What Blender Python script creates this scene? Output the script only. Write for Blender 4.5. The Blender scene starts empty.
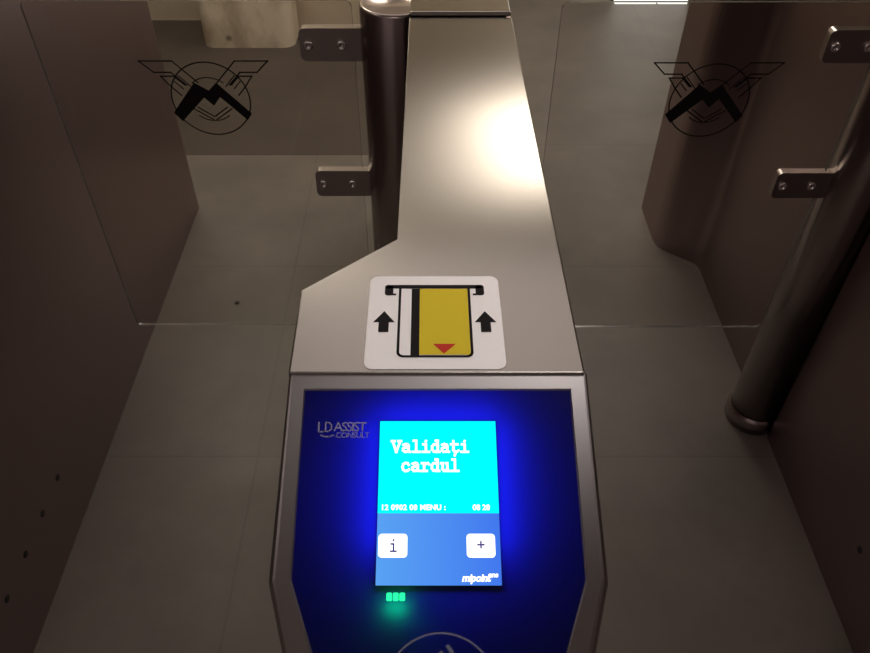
import bpy, bmesh, math
from mathutils import Vector, Matrix

scene = bpy.context.scene
COL = scene.collection
R = math.radians

# ------------------------------------------------------------------ materials
def new_mat(name):
    m = bpy.data.materials.new(name)
    m.use_nodes = True
    nt = m.node_tree
    nt.nodes.clear()
    out = nt.nodes.new('ShaderNodeOutputMaterial')
    return m, nt, out

def N(nt, kind, **kw):
    n = nt.nodes.new(kind)
    for k, v in kw.items():
        setattr(n, k, v)
    return n

def principled(name, col, rough=0.5, metal=0.0, spec=0.5, noise=None, coat=0.0):
    """noise = (scale, amount of colour variation, bump)"""
    m, nt, out = new_mat(name)
    p = N(nt, 'ShaderNodeBsdfPrincipled')
    p.inputs['Base Color'].default_value = (*col, 1)
    p.inputs['Roughness'].default_value = rough
    p.inputs['Metallic'].default_value = metal
    p.inputs['Specular IOR Level'].default_value = spec
    p.inputs['Coat Weight'].default_value = coat
    nt.links.new(p.outputs[0], out.inputs[0])
    if noise:
        sc, am, bp = noise
        tc = N(nt, 'ShaderNodeTexCoord')
        nz = N(nt, 'ShaderNodeTexNoise')
        nz.inputs['Scale'].default_value = sc
        nz.inputs['Detail'].default_value = 6
        nt.links.new(tc.outputs['Object'], nz.inputs['Vector'])
        rmp = N(nt, 'ShaderNodeValToRGB')
        rmp.color_ramp.elements[0].position = 0.3
        rmp.color_ramp.elements[1].position = 0.7
        rmp.color_ramp.elements[0].color = (*[c * (1 - am) for c in col], 1)
        rmp.color_ramp.elements[1].color = (*[min(1, c * (1 + am)) for c in col], 1)
        nt.links.new(nz.outputs['Fac'], rmp.inputs[0])
        nt.links.new(rmp.outputs[0], p.inputs['Base Color'])
        if bp:
            b = N(nt, 'ShaderNodeBump')
            b.inputs['Strength'].default_value = bp
            b.inputs['Distance'].default_value = 0.002
            nt.links.new(nz.outputs['Fac'], b.inputs['Height'])
            nt.links.new(b.outputs[0], p.inputs['Normal'])
    return m

def emit(name, col, s):
    m, nt, out = new_mat(name)
    e = N(nt, 'ShaderNodeEmission')
    e.inputs[0].default_value = (*col, 1)
    e.inputs[1].default_value = s
    nt.links.new(e.outputs[0], out.inputs[0])
    return m

def brushed(name, col, rough, aniso, rot):
    m, nt, out = new_mat(name)
    p = N(nt, 'ShaderNodeBsdfPrincipled')
    p.inputs['Metallic'].default_value = 1
    p.inputs['Base Color'].default_value = (*col, 1)
    p.inputs['Anisotropic'].default_value = aniso
    p.inputs['Anisotropic Rotation'].default_value = rot
    tg = N(nt, 'ShaderNodeTangent', direction_type='UV_MAP', uv_map='UVMap')
    nt.links.new(tg.outputs[0], p.inputs['Tangent'])
    uv = N(nt, 'ShaderNodeUVMap', uv_map='UVMap')
    big = N(nt, 'ShaderNodeTexNoise')
    big.inputs['Scale'].default_value = 5
    big.inputs['Detail'].default_value = 1
    nt.links.new(uv.outputs[0], big.inputs['Vector'])
    mr = N(nt, 'ShaderNodeMapRange')
    mr.inputs['To Min'].default_value = rough * 0.96
    mr.inputs['To Max'].default_value = rough * 1.04
    nt.links.new(big.outputs['Fac'], mr.inputs['Value'])
    nt.links.new(mr.outputs[0], p.inputs['Roughness'])
    nt.links.new(p.outputs[0], out.inputs[0])
    return m

STEEL = (0.305, 0.28, 0.26)
M_top = brushed('brushed_steel_cover', STEEL, 0.24, 0.85, 0.0)
M_side = brushed('brushed_steel_panel', (0.39, 0.305, 0.31), 0.36, 0.5, 0.0)
M_frame = brushed('brushed_steel_frame', (0.38, 0.355, 0.355), 0.44, 0.3, 0.0)
M_post = principled('polished_steel', (0.47, 0.41, 0.39), 0.27, 1.0)
M_clamp = principled('clamp_steel', (0.44, 0.40, 0.38), 0.28, 1.0)
M_bolt = principled('bolt_steel', (0.85, 0.82, 0.8), 0.25, 1.0)
M_dark = principled('dark_plastic', (0.012, 0.012, 0.014), 0.45)
M_print = principled('black_print', (0.006, 0.005, 0.005), 0.6, spec=0.2)
M_white = principled('sticker_white', (0.92, 0.89, 0.90), 0.42)
M_black = principled('sticker_black', (0.012, 0.010, 0.012), 0.7, spec=0.08)
M_yellow = principled('sticker_yellow', (0.70, 0.54, 0.025), 0.65, spec=0.15)
M_red = principled('sticker_red', (0.55, 0.035, 0.02), 0.65, spec=0.15)
M_greyprint = principled('grey_print', (0.25, 0.27, 0.42), 0.5)
M_logo = principled('pale_print', (0.30, 0.29, 0.42), 0.6, spec=0.2)
M_cyan = emit('screen_cyan', (0.0, 0.92, 1.0), 1.25)
M_text = emit('screen_white', (1.0, 1.0, 1.0), 1.6)
M_glyph = emit('screen_dark_glyph', (0.06, 0.05, 0.22), 1.0)
M_glow = emit('added_glow_blue', (0.015, 0.025, 1.0), 4.6)
M_led = emit('led_green', (0.02, 1.0, 0.30), 1.6)
M_ledglow = emit('led_green_glow', (0.0, 1.0, 0.20), 5.0)

def screen_blue():
    m, nt, out = new_mat('screen_blue')
    tc = N(nt, 'ShaderNodeTexCoord')
    sp = N(nt, 'ShaderNodeSeparateXYZ')
    nt.links.new(tc.outputs['Generated'], sp.inputs[0])
    rm = N(nt, 'ShaderNodeValToRGB')
    rm.color_ramp.elements[0].color = (0.10, 0.36, 0.90, 1)
    rm.color_ramp.elements[1].color = (0.055, 0.19, 0.86, 1)
    nt.links.new(sp.outputs[0], rm.inputs[0])
    e = N(nt, 'ShaderNodeEmission')
    nt.links.new(rm.outputs[0], e.inputs[0])
    e.inputs[1].default_value = 1.0
    nt.links.new(e.outputs[0], out.inputs[0])
    return m
M_blue = screen_blue()

def cover_glass():
    m, nt, out = new_mat('console_dark_glass')
    p = N(nt, 'ShaderNodeBsdfPrincipled')
    p.inputs['Base Color'].default_value = (0.010, 0.010, 0.028, 1)
    p.inputs['Roughness'].default_value = 0.12
    p.inputs['Specular IOR Level'].default_value = 0.45
    t = N(nt, 'ShaderNodeBsdfTranslucent')
    t.inputs[0].default_value = (0.40, 0.42, 0.85, 1)
    mx = N(nt, 'ShaderNodeMixShader')
    mx.inputs[0].default_value = 0.5
    nt.links.new(p.outputs[0], mx.inputs[1])
    nt.links.new(t.outputs[0], mx.inputs[2])
    nt.links.new(mx.outputs[0], out.inputs[0])
    return m
M_cover = cover_glass()

def clear_glass():
    m, nt, out = new_mat('gate_glass')
    tr = N(nt, 'ShaderNodeBsdfTransparent')
    tr.inputs[0].default_value = (0.965, 0.955, 0.945, 1)
    gl = N(nt, 'ShaderNodeBsdfGlossy')
    gl.inputs['Roughness'].default_value = 0.02
    fr = N(nt, 'ShaderNodeFresnel')
    ge = N(nt, 'ShaderNodeNewGeometry')
    ior = N(nt, 'ShaderNodeMapRange')          # same air-glass step on both faces of the sheet
    ior.inputs['To Min'].default_value = 1.45
    ior.inputs['To Max'].default_value = 1 / 1.45
    nt.links.new(ge.outputs['Backfacing'], ior.inputs['Value'])
    nt.links.new(ior.outputs[0], fr.inputs[0])
    mx = N(nt, 'ShaderNodeMixShader')
    nt.links.new(fr.outputs[0], mx.inputs[0])
    nt.links.new(tr.outputs[0], mx.inputs[1])
    nt.links.new(gl.outputs[0], mx.inputs[2])
    nt.links.new(mx.outputs[0], out.inputs[0])
    return m
M_glass = clear_glass()
M_glassedge = principled('glass_polished_edge', (0.09, 0.09, 0.08), 0.2, 0.0, 0.6)

def tile_mat(name, c1, c2, mortar, size, off, rough, spec=0.5, msize=0.003):
    m, nt, out = new_mat(name)
    tc = N(nt, 'ShaderNodeTexCoord')
    mp = N(nt, 'ShaderNodeMapping')
    mp.inputs['Location'].default_value = off
    nt.links.new(tc.outputs['Object'], mp.inputs[0])
    br = N(nt, 'ShaderNodeTexBrick', offset=0.0, squash=1.0)
    br.inputs['Scale'].default_value = 1
    br.inputs['Brick Width'].default_value = size
    br.inputs['Row Height'].default_value = size
    br.inputs['Mortar Size'].default_value = msize
    br.inputs['Mortar Smooth'].default_value = 0.3
    br.inputs['Color1'].default_value = (*c1, 1)
    br.inputs['Color2'].default_value = (*c2, 1)
    br.inputs['Mortar'].default_value = (*mortar, 1)
    nt.links.new(mp.outputs[0], br.inputs['Vector'])
    nz = N(nt, 'ShaderNodeTexNoise')
    nz.inputs['Scale'].default_value = 3.5
    nz.inputs['Detail'].default_value = 8
    nz.inputs['Roughness'].default_value = 0.62
    nt.links.new(tc.outputs['Object'], nz.inputs['Vector'])
    mr = N(nt, 'ShaderNodeMapRange')
    mr.inputs['From Min'].default_value = 0.3
    mr.inputs['From Max'].default_value = 0.7
    mr.inputs['To Min'].default_value = 0.80
    mr.inputs['To Max'].default_value = 1.16
    nt.links.new(nz.outputs['Fac'], mr.inputs['Value'])
    mul = N(nt, 'ShaderNodeMix', data_type='RGBA', blend_type='MULTIPLY')
    mul.inputs['Factor'].default_value = 1
    nt.links.new(br.outputs['Color'], mul.inputs['A'])
    nt.links.new(mr.outputs[0], mul.inputs['B'])
    p = N(nt, 'ShaderNodeBsdfPrincipled')
    p.inputs['Roughness'].default_value = rough
    p.inputs['Specular IOR Level'].default_value = spec
    nt.links.new(mul.outputs['Result'], p.inputs['Base Color'])
    nt.links.new(p.outputs[0], out.inputs[0])
    return m
M_floor = tile_mat('floor_tiles', (0.163, 0.143, 0.127), (0.157, 0.138, 0.123), (0.135, 0.12, 0.105), 0.72, (0.41, 0.337, 0), 0.5)
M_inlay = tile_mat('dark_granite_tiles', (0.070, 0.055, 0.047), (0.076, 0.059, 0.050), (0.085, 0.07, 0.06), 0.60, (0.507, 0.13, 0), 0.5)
M_wall = principled('tan_stone', (0.60, 0.51, 0.38), 0.7, noise=(4, 0.15, 0.0))
M_ceil = principled('ceiling_paint', (0.5, 0.43, 0.38), 0.9)
M_lampframe = principled('lamp_housing', (0.5, 0.5, 0.5), 0.5)
M_lamp = emit('lamp_diffuser', (1.0, 0.90, 0.76), 11.5)
M_fill_panel = emit('fill_panel_dim', (1.0, 0.88, 0.82), 1.05)
M_fill_left = emit('fill_left_lane', (1.0, 0.92, 0.74), 22.0)
M_fill_side = emit('fill_sides', (1.0, 0.86, 0.83), 4.0)
M_fill_behind = emit('fill_behind', (1.0, 0.80, 0.77), 5.0)
M_lightbox = emit('lightbox_face', (1.0, 0.97, 0.90), 1.3)

def pillar_mat():
    m, nt, out = new_mat('cream_stone')
    tc = N(nt, 'ShaderNodeTexCoord')
    mp = N(nt, 'ShaderNodeMapping')
    mp.inputs['Scale'].default_value = (6, 6, 3.5)
    nt.links.new(tc.outputs['Object'], mp.inputs[0])
    nz = N(nt, 'ShaderNodeTexNoise')
    nz.inputs['Scale'].default_value = 1.2
    nz.inputs['Detail'].default_value = 9
    nt.links.new(mp.outputs[0], nz.inputs['Vector'])
    rm = N(nt, 'ShaderNodeValToRGB')
    e = rm.color_ramp.elements
    e[0].position, e[1].position = 0.40, 0.60
    e[0].color = (0.52, 0.42, 0.30, 1)
    e[1].color = (0.88, 0.77, 0.60, 1)
    nt.links.new(nz.outputs['Fac'], rm.inputs[0])
    vo = N(nt, 'ShaderNodeTexVoronoi')
    vo.inputs['Scale'].default_value = 7
    nt.links.new(tc.outputs['Object'], vo.inputs['Vector'])
    st = N(nt, 'ShaderNodeMapRange')
    st.inputs['From Min'].default_value = 0.06
    st.inputs['From Max'].default_value = 0.13
    st.inputs['To Min'].default_value = 0.25
    nt.links.new(vo.outputs['Distance'], st.inputs['Value'])
    mul = N(nt, 'ShaderNodeMix', data_type='RGBA', blend_type='MULTIPLY')
    mul.inputs['Factor'].default_value = 0.8
    nt.links.new(rm.outputs[0], mul.inputs['A'])
    nt.links.new(st.outputs[0], mul.inputs['B'])
    p = N(nt, 'ShaderNodeBsdfPrincipled')
    p.inputs['Roughness'].default_value = 0.6
    nt.links.new(mul.outputs['Result'], p.inputs['Base Color'])
    nt.links.new(p.outputs[0], out.inputs[0])
    return m
M_pillar = pillar_mat()

# ------------------------------------------------------------------ mesh builder
class MB:
    def __init__(self):
        self.bm = bmesh.new()
    def poly(self, pts, mi=0):
        f = self.bm.faces.new([self.bm.verts.new(p) for p in pts])
        f.material_index = mi
        return f
    def loft(self, loops, mi=0, cap0=True, cap1=True, smooth=False):
        rows = [[self.bm.verts.new(p) for p in l] for l in loops]
        n = len(rows[0])
        fs = []
        for a, b in zip(rows, rows[1:]):
            for i in range(n):
                j = (i + 1) % n
                f = self.bm.faces.new((a[i], a[j], b[j], b[i]))
                f.material_index = mi
                f.smooth = smooth
                fs.append(f)
        if cap0:
            f = self.bm.faces.new(rows[0][::-1]); f.material_index = mi; fs.append(f)
        if cap1:
            f = self.bm.faces.new(rows[-1]); f.material_index = mi; fs.append(f)
        return fs
    def prism(self, xy, z0, z1, mi=0, bevel=0.0, seg=2):
        """plan outline xy extruded from z0 to z1, its edges rounded"""
        fs = self.loft([[(x, y, z0) for x, y in xy], [(x, y, z1) for x, y in xy]], mi)
        if bevel:
            es = list({e for f in fs for e in f.edges})
            bmesh.ops.bevel(self.bm, geom=es, offset=bevel, segments=seg, affect='EDGES', profile=0.5, clamp_overlap=True)
    def box(self, a, b, mi=0, bevel=0.0, seg=2):
        self.prism([(a[0], a[1]), (b[0], a[1]), (b[0], b[1]), (a[0], b[1])], a[2], b[2], mi, bevel, seg)
    def lathe(self, c, axis, prof, n=40, mi=0, cap0=True, cap1=True, smooth=True):
        """profile (radius, height) turned about axis through c"""
        ax = Vector(axis).normalized()
        u = ax.orthogonal().normalized()
        v = ax.cross(u)
        loops = []
        for r, h in prof:
            loops.append([Vector(c) + ax * h + (u * math.cos(2 * math.pi * k / n) + v * math.sin(2 * math.pi * k / n)) * r for k in range(n)])
        fs = self.loft(loops, mi, cap0, cap1, smooth)
        return fs
    def build(self, name, mats, parent=None, origin=(0, 0, 0), uv=False, recalc=True):
        bm = self.bm
        if recalc:
            bmesh.ops.recalc_face_normals(bm, faces=bm.faces[:])
        bm.normal_update()
        if uv:
            L = bm.loops.layers.uv.new('UVMap')
            for f in bm.faces:
                n = f.normal
                ax = max(range(3), key=lambda i: abs(n[i]))
                for l in f.loops:
                    c = l.vert.co
                    l[L].uv = (c.x, c.y) if ax == 2 else ((c.y, c.z) if ax == 0 else (c.x, c.z))
        bmesh.ops.translate(bm, verts=bm.verts[:], vec=-Vector(origin))
        me = bpy.data.meshes.new(name)
        bm.to_mesh(me)
        bm.free()
        for m in (mats if isinstance(mats, (list, tuple)) else [mats]):
            me.materials.append(m)
        o = bpy.data.objects.new(name, me)
        COL.objects.link(o)
        if parent:
            o.parent = parent
        return o

def empty(name, loc):
    o = bpy.data.objects.new(name, None)
    o.location = loc
    COL.objects.link(o)
    return o

def tag(o, label=None, cat=None, group=None, kind=None):
    if label: o['label'] = label
    if cat: o['category'] = cat
    if group: o['group'] = group
    if kind: o['kind'] = kind
    return o

def copy_tree(o, parent=None):
    c = o.copy()
    COL.objects.link(c)
    if parent:
        c.parent = parent
    for ch in list(o.children):
        copy_tree(ch, c)
    return c

# 2-D drawing on a surface: mp maps (a, b) to a point
def stroke(mb, pts, w, mp, mi=0, closed=False, caps=True):
    n = len(pts)
    segs = n if closed else n - 1
    for i in range(segs):
        a, b = Vector(pts[i]), Vector(pts[(i + 1) % n])
        d = (b - a)
        if d.length < 1e-9:
            continue
        d.normalize()
        q = Vector((-d.y, d.x)) * (w / 2)
        e = d * (w * 0.5 if caps else 0)
        mb.poly([mp(*(a - q - e)), mp(*(b - q + e)), mp(*(b + q + e)), mp(*(a + q - e))], mi)

def ring(mb, c, r, w, mp, mi=0, a0=0, a1=360, n=64):
    for k in range(n):
        t0 = R(a0 + (a1 - a0) * k / n); t1 = R(a0 + (a1 - a0) * (k + 1) / n)
        P = lambda rr, t: mp(c[0] + rr * math.cos(t), c[1] + rr * math.sin(t))
        mb.poly([P(r - w / 2, t0), P(r + w / 2, t0), P(r + w / 2, t1), P(r - w / 2, t1)], mi)

def rrect(x0, y0, x1, y1, r, n=6):
    out = []
    for cx, cy, a in ((x1 - r, y1 - r, 0), (x0 + r, y1 - r, 90), (x0 + r, y0 + r, 180), (x1 - r, y0 + r, 270)):
        for k in range(n + 1):
            t = R(a + 90 * k / n)
            out.append((cx + r * math.cos(t), cy + r * math.sin(t)))
    return out

def round_poly(pts, radii, n=6):
    """plan outline with its corners rounded"""
    out = []
    m = len(pts)
    for i in range(m):
        p = Vector(pts[i]); r = radii[i]
        if r <= 0:
            out.append(tuple(p)); continue
        a = (Vector(pts[i - 1]) - p).normalized(); b = (Vector(pts[(i + 1) % m]) - p).normalized()
        for k in range(n + 1):
            t = k / n
            q = (p + a * r) * (1 - t) ** 2 + p * 2 * t * (1 - t) + (p + b * r) * t ** 2
            out.append(tuple(q))
    return out

GL = {
 'V': [[(0, 9), (2.5, 0), (5, 9)], [(-.5, 9), (1.3, 9)], [(3.7, 9), (5.5, 9)]],
 'a': [[(.8, 5.9), (2.4, 6.5), (3.7, 5.9), (4.1, 4.6), (4.1, .4), (5.1, 0)], [(4.1, 3.7), (2, 3.7), (.7, 2.7), (.7, 1.2), (1.7, .1), (3, .2), (4.1, 1.3)]],
 'l': [[(1.2, 9.4), (2.8, 9.4), (2.8, 0)], [(.7, 0), (4.9, 0)]],
 'i': [[(1.1, 6.3), (2.8, 6.3), (2.8, 0)], [(.7, 0), (4.9, 0)], [(2.7, 8.8), (2.8, 9.1)]],
 'd': [[(3, 9.4), (4.2, 9.4), (4.2, 0), (5.2, 0)], [(4.2, 5), (3, 6.4), (1.6, 6.2), (.6, 4.5), (.6, 2), (1.6, .3), (3, .1), (4.2, 1.5)]],
 't': [[(1.8, 9), (1.8, 1.4), (2.6, .2), (4, .2), (5, 1)], [(.3, 6.3), (4.5, 6.3)], [(3, -1.3), (2.6, -2.9)]],
 'c': [[(4.5, 5), (3.8, 6.2), (2.5, 6.5), (1.1, 5.5), (.6, 3.2), (1.1, 1), (2.5, 0), (3.8, .2), (4.8, 1.2)]],
 'r': [[(.5, 6.3), (1.9, 6.3), (1.9, 0)], [(.5, 0), (3.6, 0)], [(1.9, 4), (3, 6), (4.3, 6.3), (5, 5.5)]],
 'u': [[(.2, 6.3), (1.2, 6.3), (1.2, 1.4), (2, .1), (3.2, .2), (4.2, 1.6)], [(3.3, 6.3), (4.2, 6.3), (4.2, 0), (5.2, 0)]],
}
def write(mb, s, x, y, unit, yunit, pitch, w, mp, mi=0):
    for ch in s:
        for st in GL.get(ch, []):
            stroke(mb, [(x + px * unit, y + py * yunit) for px, py in st], w, mp, mi)
        x += pitch

def font_mesh(name, text, size, x, y, basis, mat, parent, origin, shear=0.0, offset=0.0, space=1.0):
    """lettering set with the built-in face, laid on a surface by the 4x4 basis"""
    cu = bpy.data.curves.new(name, 'FONT')
    cu.body = text; cu.size = size; cu.shear = shear; cu.offset = offset; cu.space_character = space
    cu.resolution_u = 3
    tmp = bpy.data.objects.new(name + '_tmp', cu)
    COL.objects.link(tmp)
    dg = bpy.context.evaluated_depsgraph_get()
    me = bpy.data.meshes.new_from_object(tmp.evaluated_get(dg))
    bpy.data.objects.remove(tmp)
    bpy.data.curves.remove(cu)
    me.name = name
    me.transform(Matrix.Translation((x, y, 0)))
    me.transform(basis)
    me.transform(Matrix.Translation(-Vector(origin)))
    me.materials.clear(); me.materials.append(mat)
    o = bpy.data.objects.new(name, me)
    COL.objects.link(o)
    o.parent = parent
    return o

# ------------------------------------------------------------------ the hall
floor = MB(); floor.box((-4, -3, -0.1), (4, 4.3, 0.0))
tag(floor.build('floor', M_floor), 'grey stone tiled hall floor', kind='structure')
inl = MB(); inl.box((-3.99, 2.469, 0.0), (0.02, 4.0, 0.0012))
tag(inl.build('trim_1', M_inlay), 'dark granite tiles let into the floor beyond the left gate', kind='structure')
wb = MB()
wb.prism([(-4, 3.70), (-0.98, 3.70), (-0.98, 3.56), (-0.20, 3.56), (-0.20, 4.02), (4, 4.02), (4, 4.3), (-4, 4.3)], 0.0, 2.4, bevel=0.004)
tag(wb.build('wall_back', M_wall), 'tan stone wall at the far end', kind='structure')
for nm, x0, x1 in (('wall_left', -4.1, -4.0), ('wall_right', 4.0, 4.1)):
    w = MB(); w.box((x0, -3, 0), (x1, 4.3, 2.4))
    tag(w.build(nm, M_wall), kind='structure')
ce = MB(); ce.box((-4, -3, 2.4), (4, 4.3, 2.5))
tag(ce.build('ceiling', M_ceil), kind='structure')

# cream stone pillar standing before the far wall
pl = MB()
O_pl = (-0.818, 3.54, 0)
pl.prism(rrect(-1.026, 3.385, -0.609, 3.699, 0.055, 8), 0.0012, 2.399)
o = pl.build('stone_pillar', M_pillar, origin=O_pl); o.location = O_pl
tag(o, 'cream weathered stone pillar with rounded edges behind the left glass gate', 'pillar')

# lit white light box on the floor at the far right
E = empty('light_box', (1.126, 3.96, 0))
tag(E, 'white lit light box with two panels at the far end of the hall', 'light box')
q = MB(); q.box((0.93, 3.930, 0.0), (1.322, 4.015, 0.018), bevel=0.003)
q.build('base', M_dark, E, E.location)
q = MB(); q.box((0.935, 3.940, 0.018), (1.317, 4.015, 1.30), bevel=0.003)
q.build('housing', M_lampframe, E, E.location)
for a, b in ((0.943, 1.152), (1.160, 1.309)):
    q = MB(); q.box((a, 3.896, 0.002), (b, 3.942, 1.28), bevel=0.002)
    q.build('face_panel', M_lightbox, E, E.location)

# ------------------------------------------------------------------ the turnstile
EO = Vector((0.05, 0.85, 0.0))
LX, RX = -0.029, 0.131
TOP = 1.032
unit = empty('ticket_turnstile', EO)

# cabinet body standing on the floor
cab = MB()
foot = [(RX, 0.418), (RX, 2.15), (-0.142, 2.15), (-0.142, 1.915), (LX, 1.83), (LX, 1.318), (LX + 0.055, 1.318),
        (LX + 0.055, 1.160), (LX, 1.160), (LX, 0.612), (-0.113, 0.540), (-0.113, 0.418)]
rad = [.02, .02, .02, .05, .03, 0, 0, 0, 0, .01, .01, .02]
cab.prism(round_poly(foot, rad), 0.0, TOP - 0.018)
cab.build('cabinet', M_side, unit, EO, uv=True)

# folded covers on top, near and rear
cov = MB()
cov.prism([(RX, 0.429), (RX - 0.003, 1.166), (LX, 1.166), (LX, 0.610), (-0.1185, 0.5345), (-0.1166, 0.429)], TOP - 0.017, TOP, bevel=0.0018, seg=3)
cov.build('top_cover', M_top, unit, EO, uv=True)
cov = MB()
cov.prism([(RX, 1.330), (RX, 2.152), (-0.144, 2.152), (-0.144, 1.915), (LX, 1.83), (LX, 1.330)], TOP - 0.017, TOP, bevel=0.003, seg=3)
cov.build('rear_cover', M_top, unit, EO, uv=True)

cov = MB()
cov.box((LX + 0.001, 1.171, TOP - 0.002), (RX - 0.004, 1.325, TOP + 0.006), bevel=0.003, seg=3)
cov.box((LX + 0.06, 1.175, TOP - 0.02), (RX - 0.01, 1.321, TOP - 0.001))
cov.build('middle_cover', M_top, unit, EO, uv=True)

# sloping console: 20 degrees
SL = R(20)
FO = Vector((0, 0.429, 1.030))
EY = Vector((0, math.cos(SL), math.sin(SL)))
EN = Vector((0, -math.sin(SL), math.cos(SL)))
EX = Vector((1, 0, 0))
def FP(a, b, h=0.0):
    return FO + EX * a + EY * b + EN * h
def on(h):
    return lambda a, b: FP(a, b, h)
def face_basis(h):
    m = Matrix((EX, EY, EN)).transposed().to_4x4()
    m.translation = FO + EN * h
    return m

outer = [(-0.1166, 0.003), (-0.1188, -0.1654), (-0.0750, -0.312), (0.0910, -0.312), (0.1343, -0.1654), (0.1336, 0.003)]
inner = [(-0.1017, -0.0135), (-0.1012, -0.1640), (-0.0540, -0.289), (0.0705, -0.289), (0.1169, -0.1640), (0.1174, -0.0135)]
def inset(p, d):
    c = Vector((0.0085, -0.14)); v = Vector(p) - c
    return tuple(c + v * (1 - d / v.length))
fr = MB()
loops = [[FP(*inset(p, -0.0005), -0.052) for p in outer],
         [FP(*p, -0.005) for p in outer],
         [FP(*inset(p, 0.0035), -0.0008) for p in outer],
         [FP(*inset(p, 0.006), 0.0) for p in outer],
         [FP(*inset(p, -0.0015), 0.0) for p in inner],
         [FP(*p, -0.0015) for p in inner],
         [FP(*p, -0.052) for p in inner]]
rows = [[fr.bm.verts.new(p) for p in l] for l in loops]
for a, b in zip(rows, rows[1:] + rows[:1]):
    for i in range(6):
        j = (i + 1) % 6
        fr.bm.faces.new((a[i], a[j], b[j], b[i]))
fr.build('console_frame', M_frame, unit, EO, uv=True)

hs = MB()
def under(p):
    v = FP(*p, -0.10)
    return (v.x, max(v.y, 0.40), 0.74)
hs.loft([[under(inset(p, 0.004)) for p in outer], [FP(*inset(p, 0.002), -0.0515) for p in outer]])
hs.build('console_housing', M_side, unit, EO, uv=True)

gl = MB()
gl.loft([[FP(*p, -0.006) for p in inner], [FP(*p, -0.002) for p in inner]], cap0=False)
glass = gl.build('console_glass', M_cover, unit, EO)

ln = MB()
ln.loft([[FP(*inset(p, 0.001), -0.0035) for p in inner], [FP(*inset(p, 0.001), -0.046) for p in inner]], cap0=False)
ln.build('added_dark_liner', M_dark, glass, EO)  # added dark lining, keeps the blue glow from spreading evenly

# added blue emitter under the dark glass, for the glow around the screen
bl = MB()
A0, A1, B0, B1 = -0.0425, 0.0590, -0.145, -0.0370
pts = [(A0, B0), (A1, B0), (A1, B1), (A0, B1)]
bl.loft([[FP(*p, -0.024) for p in pts], [FP(*p, -0.017) for p in pts]])
bl.build('added_glow_plate', M_glow, glass, EO)
bl = MB()
pts = [(-0.0305, -0.186), (-0.0165, -0.186), (-0.0165, -0.180), (-0.0305, -0.180)]
bl.loft([[FP(*p, -0.010) for p in pts], [FP(*p, -0.008) for p in pts]])
bl.build('added_led_glow', M_ledglow, glass, EO)  # added green emitter under the glass, for the glow by the cells
# three small lit cells of the status lamp
for k in range(3):
    a = -0.0306 + 0.0048 * k
    s = MB()
    s.poly([on(-0.0016)(*p) for p in rrect(a, -0.1785, a + 0.0041, -0.1727, 0.0009, 3)])
    s.build('status_light', M_led, glass, EO)

# contactless mark
mk = MB()
rc = (0.0092, -0.2412)
ring(mk, rc, 0.0408, 0.0014, on(-0.0016), n=96)
for r in (0.0315, 0.0380, 0.0445, 0.0510):
    ring(mk, (rc[0] - 0.0347, rc[1]), r, 0.0028, on(-0.0016), a0=-40, a1=40, n=24)
mk.build('contactless_mark', M_greyprint, glass, EO)

# maker's mark, top left of the glass
lg = MB()
f = on(-0.0016)
stroke(lg, [(-0.0885, -0.0412), (-0.0885, -0.0490), (-0.0850, -0.0490)], 0.0011, f)
stroke(lg, [(-0.0830, -0.0412), (-0.0805, -0.0412), (-0.0782, -0.0434), (-0.0782, -0.0466), (-0.0805, -0.0488), (-0.0830, -0.0488)], 0.0011, f, closed=True)
stroke(lg, [(-0.0865, -0.0520), (-0.0830, -0.0532), (-0.0795, -0.0532), (-0.0765, -0.0518)], 0.0010, f)
lg.build('maker_mark', M_logo, glass, EO)
font_mesh('maker_name', 'ASSIST', 0.0112, -0.0765, -0.0486, face_basis(-0.0016), M_logo, glass, EO, space=0.80)
font_mesh('maker_line', 'CONSULT', 0.0066, -0.0745, -0.0541, face_basis(-0.0016), M_logo, glass, EO, space=0.86)

# lit display
sc = MB()
sx0, sx1 = -0.0388, 0.0547
loop = [(sx0, -0.1677), (sx1, -0.1677), (sx1, -0.0403), (sx0, -0.0403)]
sc.loft([[FP(*p, -0.005) for p in loop], [FP(*p, -0.0014) for p in loop]])
scr = sc.build('screen', M_dark, unit, EO)
u = MB(); u.poly([on(-0.0012)(*p) for p in ((sx0, -0.1146), (sx1, -0.1146), (sx1, -0.0403), (sx0, -0.0403))])
u.build('message_area', M_cyan, scr, EO)
u = MB(); u.poly([on(-0.0012)(*p) for p in ((sx0, -0.1677), (sx1, -0.1677), (sx1, -0.1146), (sx0, -0.1146))])
u.build('button_area', M_blue, scr, EO)
u = MB()
write(u, 'Validati', -0.0284, -0.0660, 0.00124, 0.00098, 0.00775, 0.0018, on(-0.0008))
write(u, 'cardul', -0.0209, -0.0815, 0.00124, 0.00098, 0.00775, 0.0018, on(-0.0008))
u.build('message_text', M_text, scr, EO)
sb = face_basis(-0.0008)
font_mesh('date_text', '12 0902 08 MENU :', 0.0058, -0.0365, -0.1121, sb, M_text, scr, EO, offset=0.00018, space=1.07)
font_mesh('time_text', '08 28', 0.0058, 0.0345, -0.1121, sb, M_text, scr, EO, offset=0.00018, space=1.0)
def button(name, x0, y0, x1, y1, strokes):
    b = MB()
    b.poly([on(-0.0009)(*p) for p in rrect(x0, y0, x1, y1, 0.0028)], 0)
    for s in strokes:
        stroke(b, s, 0.0013, on(-0.0005), 1)
    b.build(name, [M_text, M_glyph], scr, EO)
cx = -0.0266; cy = -0.139
button('info_button', -0.0376, -0.1478, -0.0156, -0.1302,
       [[(cx - .0012, cy + .0012), (cx + .0006, cy + .0012), (cx + .0006, cy - .0042)], [(cx - .0015, cy - .0042), (cx + .0025, cy - .0042)], [(cx + .0004, cy + .0038), (cx + .0006, cy + .0042)]])
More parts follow.
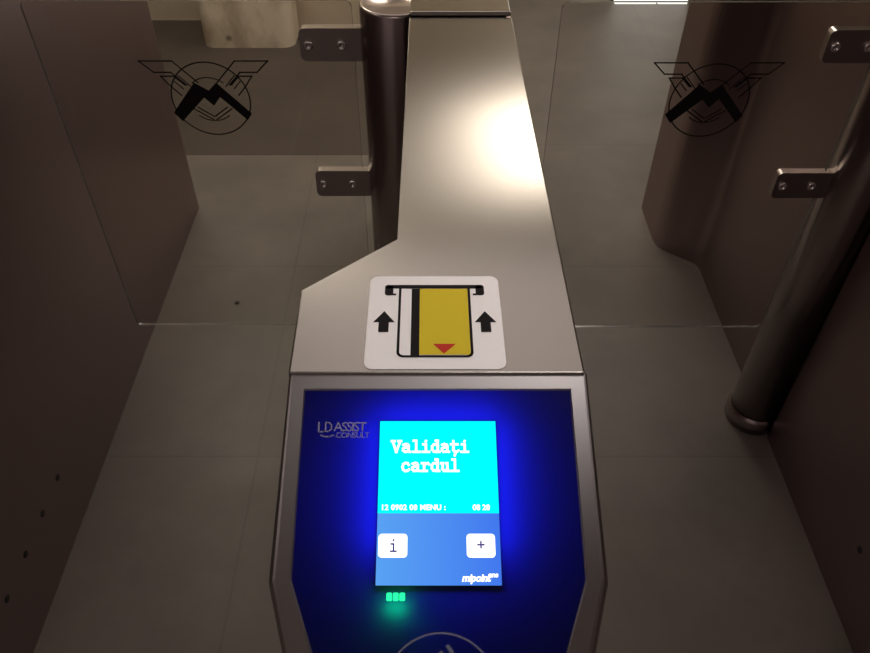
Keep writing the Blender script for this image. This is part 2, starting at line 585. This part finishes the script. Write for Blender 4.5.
cx = 0.0400
button('plus_button', 0.0292, -0.1478, 0.0508, -0.1302,
       [[(cx - .0022, cy + .0006), (cx + .0022, cy + .0006)], [(cx, cy + .0028), (cx, cy - .0016)]])
font_mesh('footer_text', 'mipoint', 0.0074, 0.0250, -0.1648, sb, M_text, scr, EO, shear=0.25, offset=0.0003, space=0.92)
font_mesh('footer_mark', 'one', 0.0052, 0.0445, -0.1618, sb, M_text, scr, EO, shear=0.2, offset=0.0002, space=0.9)

# card sticker on the top cover
def ST(h):
    return lambda a, b: Vector((a, b, TOP + h))
st = MB()
st.loft([[ST(0.0)(*p) for p in rrect(-0.0540, 0.4330, 0.0660, 0.5530, 0.008)], [ST(0.0006)(*p) for p in rrect(-0.0540, 0.4330, 0.0660, 0.5530, 0.008)]])
sticker = st.build('sticker', M_white, unit, EO)
c = MB()
c.poly([ST(0.0009)(*p) for p in ((-0.0075, 0.4495), (0.0365, 0.4495), (0.0365, 0.5345), (-0.0075, 0.5345))])
c.build('card_face', M_yellow, sticker, EO)
c = MB()
c.poly([ST(0.0009)(*p) for p in ((-0.0150, 0.4480), (-0.0075, 0.4480), (-0.0075, 0.5345), (-0.0150, 0.5345))])
c.build('magnetic_stripe', M_black, sticker, EO)
c = MB()
rr = 0.005
line = [(-0.0258, 0.5345), (-0.0258, 0.4475 + rr)]
for k in range(1, 6):
    t = R(180 + 18 * k); line.append((-0.0258 + rr + rr * math.cos(t), 0.4475 + rr + rr * math.sin(t)))
for k in range(0, 6):
    t = R(270 + 18 * k); line.append((0.0378 - rr + rr * math.cos(t), 0.4475 + rr + rr * math.sin(t)))
line.append((0.0378, 0.5345))
stroke(c, line, 0.0023, ST(0.0010))
c.build('card_outline', M_black, sticker, EO)
c = MB()
c.poly([ST(0.0009)(*p) for p in ((-0.0380, 0.5350), (0.0500, 0.5350), (0.0500, 0.5400), (-0.0380, 0.5400))])
c.poly([ST(0.0009)(*p) for p in rrect(-0.0400, 0.5255, -0.0322, 0.5400, 0.0028)])
c.poly([ST(0.0009)(*p) for p in rrect(0.0442, 0.5255, 0.0520, 0.5400, 0.0028)])
c.poly([ST(0.0010)(*p) for p in ((-0.0330, 0.5255), (-0.0295, 0.5255), (-0.0295, 0.5278), (-0.0330, 0.5278))])
c.poly([ST(0.0010)(*p) for p in ((0.0415, 0.5255), (0.0450, 0.5255), (0.0450, 0.5278), (0.0415, 0.5278))])
c.build('slot_picture', M_black, sticker, EO)
for ax in (-0.0393, 0.0512):
    c = MB()
    c.poly([ST(0.0009)(ax + dx, 0.4890 + dy) for dx, dy in ((0, .0150), (-.0097, .0005), (-.0045, .0005), (-.0045, -.0120), (.0045, -.0120), (.0045, .0005), (.0097, .0005))])
    c.build('arrow', M_black, sticker, EO)
c = MB()
c.poly([ST(0.0012)(*p) for p in ((0.0043, 0.4622), (0.0138, 0.4505), (0.0240, 0.4622))])
c.build('red_triangle', M_red, sticker, EO)

# screws low on the cabinet sides
for x, s, ys in ((RX, 1, (0.66, 0.75, 0.84, 0.927)), (LX, -1, (0.76,))):
    for y in ys:
        b = MB()
        b.lathe((x - s * 0.001, y, 0.166), (s, 0, 0), [(0.0075, 0.0), (0.0075, 0.002), (0.005, 0.003)], n=16)
        b.build('screw', M_dark, unit, EO)

# ------------------------------------------------------------------ the swinging glass gate
PX, PY, PR = -0.0525, 1.2375, 0.0585
GO = Vector((PX, PY, 0))
gate = empty('glass_gate', GO)
p = MB()
p.lathe((PX, PY, 0), (0, 0, 1), [(PR, 0.002), (PR, 1.024), (PR - 0.001, 1.0275), (PR - 0.003, 1.029), (PR - 0.006, 1.029), (PR - 0.007, 1.025), (0.001, 1.025)], n=64)
post = p.build('post', M_post, gate, GO)
p = MB()
p.lathe((PX, PY, 0), (0, 0, 1), [(PR + 0.0005, 0.045), (PR + 0.004, 0.040), (PR + 0.006, 0.034), (PR + 0.006, 0.001)], n=64, cap0=False, cap1=True)
p.build('base_ring', M_post, gate, GO)

gx0, gx1, gz0, gz1 = -0.6545, PX - PR - 0.012, 0.3125, 1.031
gp = MB()
rp = 0.012
outl = rrect(gx0, gz0, gx1, gz1, rp, 5)
T = 0.003
bm = gp.bm
fr_ = [bm.verts.new((x, PY - T, z)) for x, z in outl]
bk_ = [bm.verts.new((x, PY + T, z)) for x, z in outl]
bm.faces.new(fr_).material_index = 0
bm.faces.new(bk_[::-1]).material_index = 0
for i in range(len(outl)):
    j = (i + 1) % len(outl)
    bm.faces.new((fr_[j], fr_[i], bk_[i], bk_[j])).material_index = 1
panel = gp.build('glass_panel', [M_glass, M_glassedge], gate, GO)

# winged letter emblem printed on the glass
em = MB()
EC = (-0.3795, 0.861)
def GP(dx, dz):
    return Vector((EC[0] + dx, PY - T - 0.0004, EC[1] + dz))
W = 0.0024
ring(em, (0, 0), 0.0680, W, GP, n=72)
ring(em, (0, 0), 0.0405, W * .8, GP, a0=48, a1=132, n=24)
ring(em, (0, 0), 0.0405, W * .8, GP, a0=228, a1=312, n=24)
Mpts = [(-.0710, -.0250), (-.0235, .0315), (-.001, .0165), (.0145, .0315), (.0670, -.0270), (.0580, -.0400), (.0165, .0045), (.0030, -.0120), (-.0115, .0035), (-.0585, -.0420)]
em.poly([GP(*q_) for q_ in Mpts])
for s in (-1, 1):
    stroke(em, [(s * .0165, .0315), (s * .0530, .0700), (s * .1090, .0700), (s * .0880, .0500), (s * .0590, .0500), (s * .0370, .0270)], W, GP)
    stroke(em, [(s * .0400, .0270), (s * .0560, .0430), (s * .0780, .0430), (s * .0640, .0240), (s * .0500, .0080)], W, GP)
    stroke(em, [(s * .0300, .0240), (s * .0480, .0440)], W * .8, GP)
    stroke(em, [(s * .0440, .0200), (s * .0560, .0330)], W * .8, GP)
    stroke(em, [(s * .0330, -.0180), (s * .0030, -.0385)], W, GP)
    stroke(em, [(s * .0255, -.0150), (s * .0015, -.0320)], W, GP)
em.build('winged_emblem', M_print, panel, GO)

for zc in (0.9605, 0.6905):
    k = MB()
    x0, x1 = -0.2125, PX - PR * 0.9
    h = 0.028
    o0 = rrect(x0, zc - h, x1 + 0.02, zc + h, 0.010, 5)
    k.loft([[(x, PY - 0.008, z) for x, z in o0], [(x, PY + 0.008, z) for x, z in o0]])
    es = [e for e in k.bm.edges if len(e.link_faces) == 2 and e.calc_face_angle(0) > 1.0]
    bmesh.ops.bevel(k.bm, geom=es, offset=0.003, segments=2, affect='EDGES')
    cl = k.build('clamp', M_clamp, gate, GO)
    for bx in (-0.198, -0.143):
        b = MB()
        b.lathe((bx, PY - 0.0078, zc), (0, -1, 0), [(0.0085, 0), (0.0085, 0.003), (0.007, 0.0045), (0.004, 0.005), (0.0038, 0.003), (0.001, 0.003)], n=24)
        b.build('bolt', M_bolt, cl, GO)

tag(gate, 'glass gate with winged emblem hinged left of the middle turnstile', 'gate', 'glass gates across the lanes')
g2 = copy_tree(gate)
g2.location = GO + Vector((0.869, -0.007, 0))
tag(g2, 'glass gate with winged emblem hinged on the thick post at the right cabinet', 'gate')

tag(unit, 'middle steel turnstile with lit blue screen and yellow card sticker', 'turnstile', 'ticket turnstiles in a row')
u2 = copy_tree(unit)
u2.location = EO + Vector((-0.9065, 0, 0))
tag(u2, 'left steel turnstile cabinet showing only its flat right side with four screws', 'turnstile')
u3 = copy_tree(unit)
u3.location = EO + Vector((0.865, 0, 0))
tag(u3, 'right steel turnstile cabinet with bulging far end behind the thick post', 'turnstile')

# crumb of dirt on the floor of the left lane
cr = MB()
bmesh.ops.create_icosphere(cr.bm, subdivisions=2, radius=0.006)
for v in cr.bm.verts:
    v.co.z = max(v.co.z * 0.5, -0.002) + 0.002
    v.co.x *= 1 + 0.25 * math.sin(v.co.y * 900)
o = cr.build('dirt_crumb', M_dark); o.location = (-0.560, 1.653, 0.0)
tag(o, 'tiny dark crumb on the grey floor of the left lane', 'litter')

# ------------------------------------------------------------------ main lamp and added fill lamps
def lamp(loc, sx, sy, rz, mat, label):
    E = empty('ceiling_lamp_or_fill', loc)
    E.rotation_euler = (0, 0, rz)
    tag(E, label, 'lamp', 'ceiling lamps')
    a = MB(); a.box((-sx / 2 - .03, -sy / 2 - .03, -0.05), (sx / 2 + .03, sy / 2 + .03, 0), bevel=0.004)
    a.build('housing', M_lampframe, E)
    a = MB(); a.box((-sx / 2, -sy / 2, -0.058), (sx / 2, sy / 2, -0.0495), bevel=0.002)
    a.build('diffuser', mat, E)
lamp((0.62, 3.10, 2.398), 0.72, 0.72, R(10), M_lamp, 'bright ceiling lamp beyond the turnstiles')
lamp((0.1, 1.85, 2.398), 1.5, 0.8, 0, M_fill_panel, 'added wide dim fill panel over the lanes')  # added glowing panel, gives the steel top its mid tone and lifts the sticker
lamp((-0.95, 2.65, 2.398), 0.5, 0.5, 0, M_fill_left, 'added square fill lamp over the left lane')  # added to brighten the floor without showing in the steel top
lamp((-1.75, 0.6, 2.398), 0.5, 0.5, 0, M_fill_side, 'added square fill lamp over the left cabinet')  # added to catch the left chamfer of the console frame
lamp((1.55, 0.95, 2.398), 0.5, 0.5, 0, M_fill_side, 'added square fill lamp over the right cabinet')  # added to brighten the right side of the console frame
lamp((-0.4, -1.6, 2.398), 1.2, 0.5, 0, M_fill_behind, 'added dimmer fill lamp behind the viewer')  # added fill from behind for the sticker and near floor

# added narrow spot that brightens the sticker and console frame
ld = bpy.data.lights.new('added_fill_spot', 'SPOT')
ld.energy = 30
ld.color = (1.0, 0.93, 0.90)
ld.spot_size = R(17)
ld.spot_blend = 0.8
ld.shadow_soft_size = 0.05
lo = bpy.data.objects.new('added_fill_spot', ld)
COL.objects.link(lo)
lo.location = (0.46, 0.78, 2.385)
lo.rotation_euler = (Vector((0.02, 0.47, 1.03)) - lo.location).to_track_quat('-Z', 'Y').to_euler()

world = bpy.data.worlds.new('hall_air')
scene.world = world
world.use_nodes = True
world.node_tree.nodes['Background'].inputs[0].default_value = (1.0, 0.78, 0.76, 1)
world.node_tree.nodes['Background'].inputs[1].default_value = 0.16

# ------------------------------------------------------------------ camera
cd = bpy.data.cameras.new('camera')
cam = bpy.data.objects.new('camera', cd)
COL.objects.link(cam)
cam.location = (0, 0, 1.5)
cam.rotation_euler = (R(90 - 43.985), 0, 0)
cd.sensor_fit = 'HORIZONTAL'
cd.sensor_width = 36
cd.lens = 761 / 870 * 36
cd.shift_x = 7 / 870
cd.clip_start = 0.02
scene.camera = cam

vs = scene.view_settings
vs.view_transform = 'Standard'
vs.look = 'None'
vs.gamma = 1
vs.use_curve_mapping = False
vs.exposure = 0.0
